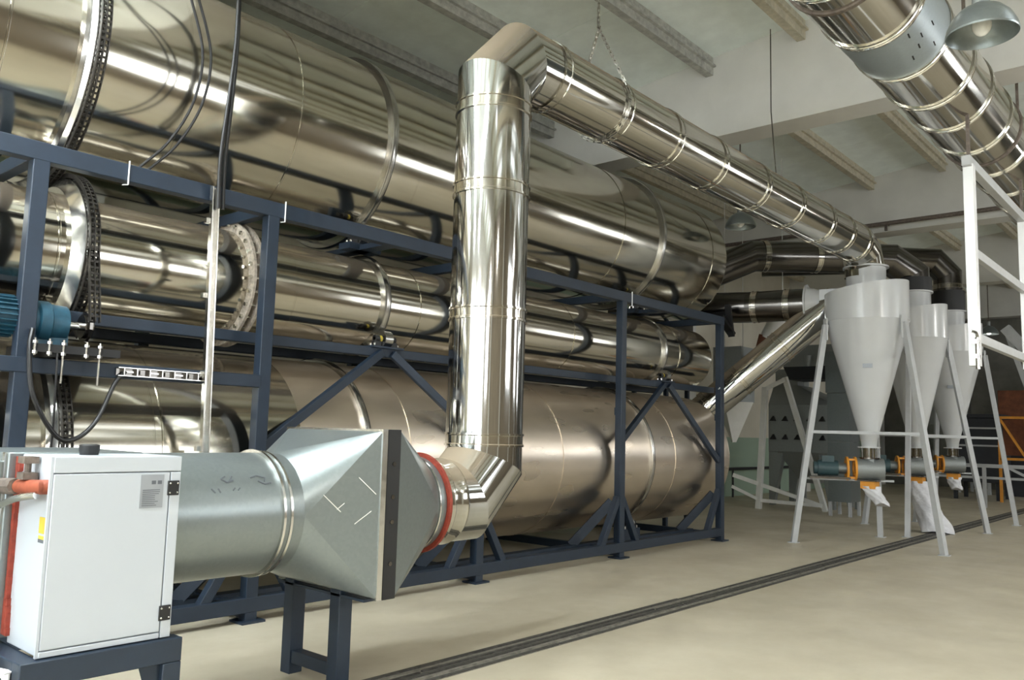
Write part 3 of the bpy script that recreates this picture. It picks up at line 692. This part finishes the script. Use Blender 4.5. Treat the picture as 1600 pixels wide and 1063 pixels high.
# ------------------------------------------------------------------ white cyclones
def cyclone(label, c, r, ztop, angs, legr, inlet_ang, tilt=.09, plate=True):
    cx, cy = c
    t = T('cyclone_separator', label, 'cyclone', (cx, cy, 0), 'white cyclones')
    n = 64; zb = 3.49; mb = MB(); vs = []
    ta = math.atan2(-cy, -cx) + PI / 2   # roof climbs like a ramp
    for z0 in (zb, None):
        for i in range(n):
            a = 2 * PI * i / n
            z = zb if z0 is not None else ztop + tilt * math.cos(a - ta)
            vs.append((cx + r * math.cos(a), cy + r * math.sin(a), z))
    mb.add(vs, [(i, (i + 1) % n, n + (i + 1) % n, n + i) for i in range(n)] + [tuple(n + i for i in range(n))])
    P(mb, 'barrel', 'cyclone_white', t)
    P(MB().lathe([(1.5, .11), (1.62, .125), (zb, r)], (cx, cy, 0), (0, 0, 1), 64, caps=(False, False)), 'cone', 'cyclone_white', t)
    P(MB().ring((cx, cy, 0), (0, 0, 1), zb - .012, zb + .012, r - .01, r + .006, 64), 'seam_ring', 'cyclone_white', t)
    P(MB().cyl((cx, cy, ztop - .1), (cx, cy, 4.36), R, n=48), 'neck', 'cyclone_white', t)
    P(MB().ring((cx, cy, 0), (0, 0, 1), 4.345, 4.37, R - .02, R + .045, 48), 'neck_flange', 'cyclone_white', t)
    P(MB().ring((cx, cy, 0), (0, 0, 1), 1.49, 1.51, .08, .17, 28), 'outlet_flange', 'cyclone_white', t)
    # tangential inlet: square box swung out to a round flange
    d = Vector((math.cos(inlet_ang), math.sin(inlet_ang), 0)); s = Vector((-d.y, d.x, 0)); zc = (zb + ztop) / 2 + .12
    o = Vector((cx, cy, zc)) - s * (r - .28)
    a_, b_ = o + d * (r * .3), o + d * (r + .12)
    P(MB().bar(a_, b_, .4, .42), 'inlet_box', 'cyclone_white', t)
    P(MB().cyl(b_, b_ + d * .22, .22, .29, 32), 'inlet_cone', 'cyclone_white', t)
    P(MB().cyl(b_ + d * .22, b_ + d * .245, .335, n=32), 'inlet_flange', 'cyclone_white', t)
    feet = []
    for a in angs:
        a = math.radians(a); f = Vector((cx + legr * math.cos(a), cy + legr * math.sin(a), 0)); h = Vector((cx + (r + .03) * math.cos(a), cy + (r + .03) * math.sin(a), 3.42))
        feet.append((f, h))
        P(MB().bar(f, h, .085, .085, up=(math.cos(a), math.sin(a), 0)), 'leg', 'leg_grey', t, bevel=.005)
        P(MB().box(f.x - .07, f.x + .07, f.y - .07, f.y + .07, 0, .012), 'foot_plate', 'leg_grey', t)
        P(MB().bar(h + Vector((0, 0, -.25)), h + Vector((0, 0, .1)), .14, .02, up=(math.cos(a), math.sin(a), 0)), 'leg_bracket', 'cyclone_white', t)
    for i in range(3):
        for z, w in ((1.72, .045),):
            p = feet[i][0].lerp(feet[i][1], z / 3.42); q = feet[(i + 1) % 3][0].lerp(feet[(i + 1) % 3][1], z / 3.42)
            P(MB().bar(p, q, w), 'brace_bar', 'leg_grey', t)
    if plate:
        v = Vector((-cx, -cy, 0)).normalized(); rr = .125 + (2.75 - 1.62) / (zb - 1.62) * (r - .125); s = Vector((-v.y, v.x, 0)); p = Vector((cx, cy, 2.75)) + v * (rr + .012)
        P(MB().bar(p - s * .07, p + s * .07, .012, .065, up=(0, 0, 1)), 'name_plate', 'label_grey', t)
    return t, b_ + d * .245, d
c1, in1, din1 = cyclone('nearest white cyclone with the overhead steel duct entering its top', (13.61, 4.43), .627, 4.02, (11, 131, 251), 1.2, math.radians(100))
c2, in2, din2 = cyclone('middle one of the three white cyclones', (16.4, 4.5), .57, 4.02, (187, 307, 67), 1.2, math.radians(110), plate=False)
c3, in3, din3 = cyclone('farthest white cyclone half hidden behind the bright hanging post', (19.25, 4.58), .62, 4.0, (34, 154, 274), 1.1, math.radians(110))

def rotary_valve(label, cx, cy, ang):
    t = T('rotary_valve', label, 'valve', (cx, cy, 1.0), 'rotary valves')
    d = Vector((math.cos(ang), math.sin(ang), 0)); c = Vector((cx, cy, 1.16))
    P(MB().cyl((cx, cy, 1.34), (cx, cy, 1.49), .085, n=20), 'sight_tube', 'sight_glass', t)
    for a in range(4):
        a = PI / 4 + a * PI / 2; P(MB().cyl((cx + .115 * math.cos(a), cy + .115 * math.sin(a), 1.33), (cx + .115 * math.cos(a), cy + .115 * math.sin(a), 1.5), .01, n=8), 'tie_rod', 'dark_steel', t)
    P(MB().cyl((cx, cy, 1.32), (cx, cy, 1.34), .15, n=24), 'top_flange', 'dark_steel', t)
    P(MB().cyl(c - d * .2, c + d * .2, .17, n=32).box(cx - .1, cx + .1, cy - .1, cy + .1, 1.16, 1.33), 'housing', 'galvanised_dull', t)
    e = c + d * .2
    P(MB().ring(e, d, 0, .03, .11, .185, 32).ring(e, d, .12, .15, .11, .185, 32), 'orange_flange', 'orange_paint', t)
    s = Vector((-d.y, d.x, 0))
    for q in (-1, 1): P(MB().bar(e + Vector((0, 0, q * .14)), e + d * .15 + Vector((0, 0, q * .14)), .2, .03), 'orange_bridge', 'orange_paint', t)
    m0 = e + d * .15
    P(MB().cyl(m0, m0 + d * .12, .085, n=20), 'gear_head', 'galvanised', t)
    P(MB().cyl(m0 + d * .12, m0 + d * .42, .12, n=24).cyl(m0 + d * .42, m0 + d * .48, .1, n=24), 'motor_body', 'teal_motor', t)
    mm = m0 + d * .27
    P(MB().bar(mm - d * .09 + Vector((0, 0, .14)), mm + d * .09 + Vector((0, 0, .14)), .14, .10), 'terminal_box', 'teal_motor', t)
    P(MB().bar(m0 - d * .05 + Vector((0, 0, -.15)), m0 + d * .55 + Vector((0, 0, -.15)), .25, .03), 'motor_shelf', 'dark_steel', t)
    P(MB().box(cx - .11, cx + .11, cy - .11, cy + .11, .86, .98), 'outlet_collar', 'orange_paint', t)
    P(MB().box(cx - .15, cx + .15, cy - .15, cy + .15, .975, 1.0), 'bottom_flange', 'dark_steel', t)
    return t
rotary_valve('orange and grey rotary valve under the nearest white cyclone', 13.61, 4.43, math.radians(118))
rotary_valve('orange and grey rotary valve under the middle white cyclone', 16.4, 4.5, math.radians(118))
rotary_valve('orange and grey rotary valve under the farthest white cyclone', 19.25, 4.58, math.radians(118))
def bag(label, c, z0, z1, rt, rb, lean):
    mb = MB(); n = 26; m_ = 12; vs = []
    for j in range(m_ + 1):
        f = j / m_; z = z1 + (z0 - z1) * f; rr = rt + (rb - rt) * f
        for i in range(n):
            a = 2 * PI * i / n
            k = 1 + .14 * math.sin(3 * a + j * .5) + .08 * math.sin(7 * a - j * .9)
            vs.append((c[0] + lean[0] * f + rr * k * math.cos(a), c[1] + lean[1] * f + rr * k * math.sin(a), z + .03 * math.sin(a * 2 + 1) * f))
    fs = [(j * n + i, j * n + (i + 1) % n, (j + 1) * n + (i + 1) % n, (j + 1) * n + i) for j in range(m_) for i in range(n)]
    fs.append(tuple(m_ * n + i for i in range(n)))
    mb.add(vs, fs)
    P(mb, 'collection_bag', 'bag_white', None, label, 'bag', 'white bags under the cyclones', angle=60)
bag('crumpled short white bag tied under the nearest cyclone valve', (13.61, 4.43), .62, .9, .13, .10, (.06, -.16))
bag('long white bag hanging to the floor under the middle cyclone', (16.4, 4.5), .02, .9, .13, .27, (.0, -.30))
bag('short white bag under the farthest cyclone valve', (19.25, 4.58), .66, .9, .13, .10, (0, -.05))
# shelves that carry the valve motors
for i, (cx, cy) in enumerate(((13.61, 4.43), (16.4, 4.5), (19.25, 4.58))):
    th = math.radians(118); d = Vector((math.cos(th), math.sin(th), 0))
    t = (c1, c2, c3)[i]
    p = Vector((cx, cy, .985))
    P(MB().bar(p - d * .35, p + d * 1.0, .05, .03), 'valve_bar', 'leg_grey', t)
# dark ducting behind the cyclones
t = duct('inlet_duct', 'dark steel duct from the top drum into the nearest cyclone inlet', [tuple(in1), tuple(in1 + din1 * 1.0), tuple(in1 + din1 * 1.6 + Vector((-.05, 0, .02))), (13.25, 8.2, 3.98)], .27, 'dark_steel',
         [(tuple(in1 + din1 * .3), tuple(din1)), (tuple(in1 + din1 * .85), tuple(din1)), (tuple(in1 + din1 * 1.5), tuple(din1))], loc=(13.2, 6, 3.7), n=40)
t = duct('inlet_duct', 'dark steel duct climbing behind the top drum to the middle cyclone', [(13.3, 8.1, 4.2), (14.45, 6.75, 4.98), (15.6, 5.6, 5.02), (16.15, 4.8, 4.98), (16.4, 4.5, 4.7), (16.4, 4.5, 4.37)], .29, 'dark_steel',
         [((14.6, 6.6, 4.99), (.7, -.7, .02)), ((15.3, 5.9, 5.01), (.7, -.7, .02)), ((13.85, 7.45, 4.58), (.6, -.7, .42))], loc=(14.5, 6.6, 4.5), n=40)
P(MB().cyl((16.4, 4.5, 4.37), (16.4, 4.5, 4.62), .33, n=40), 'rubber_sleeve', 'black_rubber', t)
t = duct('outlet_duct', 'dark elbow duct on top of the farthest cyclone', [(19.25, 4.58, 4.37), (19.25, 4.58, 5.15), (19.1, 4.8, 5.45), (18.7, 5.5, 5.5), (17.6, 8.0, 5.5)], .28, 'dark_steel', [((19.25, 4.58, 4.9), (0, 0, 1))], loc=(19.25, 4.58, 4.37), n=40)
P(MB().cyl((19.25, 4.58, 4.37), (19.25, 4.58, 4.8), .32, n=40), 'rubber_sleeve', 'black_rubber', t)
hd = T('drum_hood', 'dark discharge hood standing at the right end of the stacked drums', 'hood', (13.1, 7.9, 0))
P(MB().box(12.85, 13.75, 7.6, 8.9, 3.5, 4.9), 'hood_box', 'dark_steel', hd)
for x in (12.9, 13.65):
    for y in (7.65, 8.8): P(MB().box(x, x + .07, y, y + .07, 0, 3.5), 'leg', 'navy_paint', hd)
P(MB().bar((12.75, 6.55, 3.62), (13.1, 6.5, 3.35), .14, .05).bar((12.95, 6.5, 3.85), (13.05, 6.48, 3.3), .1, .05), 'strut', 'black_paint', hd)
P(MB().bar((13.0, 6.5, 3.7), (13.2, 7.7, 3.7), .08), 'strut', 'black_paint', hd)
dp = duct('discharge_pipe', 'polished steel pipe slanting up from the lowest drum behind the nearest cyclone', [(12.9, 7.15, 1.75), (13.0, 7.0, 2.02), (13.75, 5.4, 3.55), (13.95, 5.0, 3.93)], .27, 'dark_steel',
     [((13.05, 6.9, 2.13), (.4, -.85, .82)), ((13.27, 6.42, 2.57), (.4, -.85, .82)), ((13.55, 5.83, 3.14), (.4, -.85, .82))], loc=(13, 7, 1.7), n=40)
dp.children[0].data.materials[0] = MATS['duct_steel']

# ------------------------------------------------------------------ back area machines
af = T('white_trestle', 'white painted steel trestle of slanting bars behind the cyclone leg', 'trestle', (18.4, 7.9, 0))
for p, q, w in (((18.21, 8.39, 0), (18.28, 8.24, 2.77), .12), ((18.87, 7.11, 0), (18.48, 7.86, 3.0), .11), ((17.95, 8.89, .74), (18.83, 7.17, .12), .09), ((17.93, 8.91, .48), (18.22, 8.35, .19), .07), ((18.22, 8.35, .19), (18.8, 7.23, .13), .08), ((18.28, 8.24, 2.72), (18.48, 7.86, 2.95), .1)):
    P(MB().bar(p, q, w), 'bar', 'white_paint', af, bevel=.006)
for (a, b_, c_) in (((15.5, 7.81, 1.83), (15.5, 7.4, 2.26), (15.5, 7.7, 1.54)), ((18.3, 6.95, 2.98), (18.3, 6.93, 2.36), (18.3, 7.58, 2.9))):
    pass
wh = T('white_hopper', 'small white hopper cone hanging behind the slanting steel pipe', 'hopper', (15.6, 7.6, 1.54))
P(MB().cyl((15.6, 7.7, 1.5), (15.6, 7.7, 2.3), .05, .42, 4), 'cone', 'white_paint', wh, smooth=False)
P(MB().bar((15.6, 7.7, 2.3), (15.6, 7.7, 3.4), .6), 'upper_box', 'galvanised_dull', wh)
for s in (-1, 1): P(MB().bar((15.6, 7.7 + s * .2, 3.4), (15.6, 7.7 + s * .2, roof_z(7.7) + .1), .010), 'hanger_rod', 'white_paint', wh)
dc = T('dust_collector', 'grey dust collector box with two rows of lugs on tapering legs', 'dust collector', (19.9, 7.95, 0))
P(MB().box(19.5, 20.9, 7.15, 8.72, 1.28, 2.42), 'body', 'galvanised_dull', dc, bevel=.01)
def frus(x0, x1, y0, y1, z0, X0, X1, Y0, Y1, z1):
    return MB().add([(x0, y0, z0), (x1, y0, z0), (x1, y1, z0), (x0, y1, z0), (X0, Y0, z1), (X1, Y0, z1), (X1, Y1, z1), (X0, Y1, z1)],
                    [(3, 2, 1, 0), (4, 5, 6, 7), (0, 1, 5, 4), (1, 2, 6, 5), (2, 3, 7, 6), (3, 0, 4, 7)])
P(frus(19.5, 20.9, 7.15, 8.72, 2.42, 19.8, 20.6, 8.1, 8.7, 2.9), 'roof', 'galvanised_dull', dc, smooth=False)
P(MB().box(19.85, 20.55, 8.12, 8.68, 2.9, 3.3), 'stack', 'galvanised_dull', dc)
P(frus(20.0, 20.4, 7.7, 8.1, .55, 19.5, 20.9, 7.3, 8.5, 1.28), 'hopper', 'galvanised_dull', dc, smooth=False)
for x in (19.52, 20.7):
    for y, s in ((7.15, 1), (8.72, -1)):
        P(frus(x, x + .12, min(y, y + s * .12), max(y, y + s * .12), 0, x, x + .2, min(y, y + s * .36), max(y, y + s * .36), 1.28), 'leg', 'galvanised_dull', dc, smooth=False)
for z in (1.58, 2.02):
    for k in range(5):
        y = 7.32 + k * .3
        P(frus(19.40, 19.5, y, y + .13, z, 19.48, 19.5, y + .05, y + .08, z + .12), 'lug', 'black_paint', dc, smooth=False)
P(frus(19.3, 20.2, 6.9, 8.1, 3.0, 19.2, 20.3, 6.8, 8.2, 3.3), 'upper_tray', 'dark_machine', dc, smooth=False)
P(MB().box(19.2, 20.3, 6.8, 8.2, 3.3, 3.8), 'upper_box', 'galvanised_dull', dc)
for y in (7.1, 7.6): P(MB().lathe([(0, .05), (.25, .09)], (19.18, y, 3.3), (0, 0, 1), 12), 'nozzle', 'galvanised_dull', dc)
for y in (6.85, 8.1): P(MB().box(20.2, 20.28, y, y + .08, 0, 3.3), 'post', 'galvanised_dull', dc)
gb = T('galvanised_bin', 'tall square galvanised bin standing behind the nearest cyclone', 'bin', (18.3, 6.4, 0))
P(MB().box(18.0, 18.6, 6.25, 6.72, .3, 1.55), 'lower_section', 'galvanised', gb)
P(MB().box(18.0, 18.6, 6.25, 6.72, 1.56, 2.6), 'middle_section', 'galvanised', gb)
P(MB().box(18.0, 18.6, 6.22, 6.75, 2.61, 3.5), 'upper_section', 'galvanised', gb)
for x in (18.0, 18.54):
    for y in (6.25, 6.66): P(MB().box(x, x + .06, y, y + .06, 0, .3), 'leg', 'leg_grey', gb)
rc = T('rusty_chute', 'pale rusted chute dropping behind the slanting steel pipe', 'chute', (15.5, 6.9, 3.0))
P(MB().cyl((15.5, 6.6, 4.15), (15.5, 6.92, 3.55), .16, n=16), 'upper_tube', 'white_paint', rc)
P(MB().cyl((15.5, 6.95, 3.6), (15.5, 7.12, 3.0), .15, n=16), 'lower_tube', 'rust', rc)
P(MB().bar((15.5, 6.62, 4.1), (15.5, 6.62, roof_z(6.6) + .1), .010), 'hanger_rod', 'white_paint', rc)
# pipe rack on the left wall behind
t = T('wall_rail', 'dark handrail pipe along the green left wall', 'rail', (22, 10.4, .5))
P(MB().tube([(18, 10.4, .75), (30, 10.4, .75)], .04, 8), 'rail', 'dark_machine', t)
for x in range(18, 31, 3): P(MB().tube([(x, 10.4, 0), (x, 10.4, .75)], .03, 8), 'post', 'dark_machine', t)
# dark machines far right
dm = T('packing_machine', 'dark machine with orange guard frame at the far right', 'machine', (27, 5.6, 0))
P(MB().box(27, 28.4, 5.2, 6.5, .5, 2.35), 'body', 'dark_machine', dm, bevel=.02)
P(MB().box(26.95, 28.45, 5.15, 6.55, 2.35, 2.45), 'lid', 'dark_machine', dm)
for z in (1.0, 1.55, 2.05): P(MB().bar((26.96, 5.2, z), (26.96, 6.5, z), .05), 'trim_bar', 'leg_grey', dm)
mb = MB()
for z in (1.2, 2.35): mb.bar((26.7, 4.5, z), (26.7, 5.15, z), .07)
for y in (4.5, 5.15): mb.bar((26.7, y, 0 if y > 5 else 1.2), (26.7, y, 2.38), .07)
mb.bar((26.7, 4.5, 1.2), (26.7, 5.15, 2.35), .06)
P(mb, 'guard_frame', 'orange_paint', dm)
P(MB().box(26.9, 27.4, 4.55, 5.1, 1.3, 2.3), 'guard_panel', 'rust', dm)
for x in (27.05, 28.25):
    for y in (5.25, 6.35): P(MB().box(x, x + .1, y, y + .1, 0, .5), 'leg', 'dark_machine', dm)
lf = T('conveyor_frame', 'grey steel conveyor frame with slanting leg at far right', 'conveyor', (24, 4.0, 0))
for p, q, w in (((24, 3.0, 1.05), (24, 6.8, 1.05), .09), ((24, 3.0, .75), (24, 6.8, .75), .06), ((24, 3.1, 0), (24, 3.1, 1.05), .08), ((24, 5.0, 0), (24, 5.0, 1.05), .08), ((24, 6.7, 0), (24, 6.7, 1.05), .08), ((24, 4.6, 1.1), (24, 3.1, .3), .06), ((24.5, 3.2, 0), (24.5, 4.5, 4.6), .12), ((24.5, 4.5, 4.6), (24.5, 3.0, 2.6), .25)):
    P(MB().bar(p, q, w), 'bar', 'leg_grey', lf)
rd = T('red_machine', 'small red and orange machine in front of the far wall', 'machine', (30, 5.0, 0))
P(MB().box(30, 31, 5.0, 5.8, 2.2, 3.3), 'body', 'rust', rd, bevel=.02)
P(MB().box(30, 31, 4.6, 6.2, 1.9, 2.2), 'shelf', 'leg_grey', rd)
for y in (4.65, 6.1): P(MB().box(30.1, 30.2, y, y + .1, 0, 1.9), 'leg', 'leg_grey', rd)
P(MB().box(30.05, 30.6, 5.1, 5.7, 0, 1.9), 'base', 'dark_machine', rd)
sh = T('storage_rack', 'dark storage rack with grey sacks standing against the far wall', 'rack', (32.5, 3, 0))
for y in (-1.5, .5, 2.5, 4.5): P(MB().box(31.6, 31.72, y, y + .1, 0, 4.2), 'upright', 'dark_machine', sh)
for z in (.3, 1.6, 2.9, 4.1): P(MB().box(31.6, 32.9, -1.5, 4.6, z, z + .1), 'shelf', 'dark_machine', sh)
for z in (.4, 1.7, 3.0):
    for k in range(6):
        P(MB().box(31.7, 32.7, -1.3 + k * .98, -.45 + k * .98, z, z + random.uniform(.5, .95)), 'sack', random.choice(['galvanised_dull', 'dark_machine', 'iron_pipe']), sh, bevel=.08)
ft = T('far_silo', 'dim grey silo tank standing before the far wall', 'silo', (31, 7.5, 0))
P(MB().cyl((31, 7.6, 2.2), (31, 7.6, 5.0), .8, n=32), 'barrel', 'galvanised_dull', ft)
P(MB().cyl((31, 7.6, .9), (31, 7.6, 2.2), .15, .8, n=32), 'cone', 'galvanised_dull', ft)
for a in range(4): P(MB().bar((31 + .85 * math.cos(a * PI / 2 + .7), 7.6 + .85 * math.sin(a * PI / 2 + .7), 0), (31 + .8 * math.cos(a * PI / 2 + .7), 7.6 + .8 * math.sin(a * PI / 2 + .7), 2.4), .08), 'leg', 'leg_grey', ft)

# ------------------------------------------------------------------ hanging white frame at the right
HY = 1.9
hf = T('hanging_scaffold', 'bright white steel scaffold hung from an overhead rail at the right edge', 'scaffold', (10, HY, 2.32))
P(MB().box(8.8, 16, HY - .04, HY + .04, 4.30, 4.40), 'overhead_rail', 'leg_grey', hf, bevel=.005)
for x, z0 in ((8.86, 2.34), (11.5, 2.5), (14.2, 2.5)):
    P(MB().box(x, x + .12, HY - .045, HY + .045, z0, 4.33), 'post', 'gloss_white', hf, bevel=.006)
    P(MB().bar((x + .06, HY, 4.4), (x + .06, HY, 7.25), .03), 'hanger_rod', 'iron_pipe', hf)
for z in (3.46, 2.62): P(MB().box(8.98, 15.5, HY - .03, HY + .03, z - .045, z + .045), 'rail', 'leg_grey', hf, bevel=.004)
lv = P(MB().tube([(8.78, HY - .05, 2.30), (8.78, HY - .05, 2.60)], .02, 8).box(8.73, 8.86, HY - .06, HY - .02, 2.40, 2.44).box(8.73, 8.86, HY - .06, HY - .02, 2.54, 2.58), 'latch', 'bright_steel', hf)
P(MB().tube(spline([(8.80, HY - .05, 2.58), (8.77, HY - .05, 2.63), (8.7, HY - .05, 2.645), (8.52, HY - .05, 2.635)]), .014, 8), 'latch_handle', 'bright_steel', lv)

# ------------------------------------------------------------------ pendant lamps
def lamp(label, loc, r, mat, power, ceil_z):
    x, y, z = loc
    t = T('pendant_lamp', label, 'lamp', loc, 'dome pendant lamps')
    prof = [(0, r), (.01, r * 1.02), (r * .25, r * .97), (r * .55, r * .83), (r * .8, r * .6), (r * .95, r * .34), (r * 1.0, .05), (r * .97, .045), (r * .9, r * .33), (r * .76, r * .57), (r * .52, r * .8), (r * .24, r * .94), (.012, r * .97)]
    P(MB().lathe(prof, loc, (0, 0, 1), 40, closed=True), 'shade', 'galvanised', t)
    P(MB().cyl((x, y, z + r * .97), (x, y, z + r * 1.5), .05, n=18), 'cap', 'galvanised_dull', t)
    P(MB().cyl((x, y, z + r * 1.5), (x, y, roof_z(y) + .12), .012, n=8), 'hanger_rod', 'iron_pipe', t)
    P(MB().sphere((x, y, z + r * .35), r * .28, 16, 10, (1, 1, 1.3)), 'bulb', mat, t)
    if power:
        L = bpy.data.lights.new('lamp_light', 'POINT'); L.energy = power; L.color = (1.0, .95, .87); L.shadow_soft_size = .1
        lo = bpy.data.objects.new('lamp_light', L); COL.objects.link(lo); lo.parent = t; lo.location = (0, 0, -.02 if power else 0)
    return t
lamp('metal dome pendant lamp hanging large at the top right corner', (5.5, 1.075, 4.08), .20, 'bulb_off', 0, 7.3)
lamp('small dome pendant lamp hanging behind the overhead duct', (12.3, 5.95, 4.98), .24, 'bulb_off', 0, 7.05)
lamp('tiny dome pendant lamp hanging before the far wall', (27, 5.38, 4.75), .25, 'bulb_glow', 0, 7.0)
lamp('dome pendant lamp hanging above the photographer', (-.2, -.9, 3.95), .25, 'bulb_glow', LAMP_POWER, 7.2)
lamp('added unseen dome pendant lamp hanging behind the photographer', (-6, 1.2, 4.4), .25, 'bulb_glow', FILL_LAMP_POWER, 7.4)
for x in (1.5, 9, 16.5, 24):  # lit row added out of view for more light on the floor
    lamp('added unseen dome pendant lamp brightening the right aisle, %s' % {1.5: 'beside the photographer', 9: 'level with the overhead duct', 16.5: 'level with the cyclones', 24: 'near the far wall'}[x], (x, -2.9, 4.7), .25, 'bulb_glow', FILL_LAMP_POWER, 7.2)
def batten(label, x, y, z=5.45):  # invented fixture out of view, lifts the floor and ceiling
    t = T('added_batten', label, 'light', (x, y, z), 'added fill lights over the near bay')
    P(MB().box(x - .75, x + .75, y - .05, y + .05, z + .03, z + .09), 'housing', 'white_paint', t)
    P(MB().box(x - .72, x + .72, y - .15, y + .15, z, z + .03), 'diffuser', 'batten_fill_glow', t)
    for q in (-.5, .5): P(MB().cyl((x + q, y, z + .09), (x + q, y, roof_z(y) + .1), .008, n=6), 'hanger_rod', 'iron_pipe', t)
for (x, y), w in {(-4.5, 5.3): 'above the left drums behind the photographer', (-1.8, 5.3): 'left of the photographer', (.9, 5.3): 'above the burner cabinet',
                  (-4.5, 3.0): 'over the middle aisle behind the photographer', (-1.8, 3.0): 'over the middle aisle above the photographer', (.9, 3.0): 'over the middle aisle just ahead of the photographer'}.items():
    batten('added unseen batten light hung ' + w, x, y)
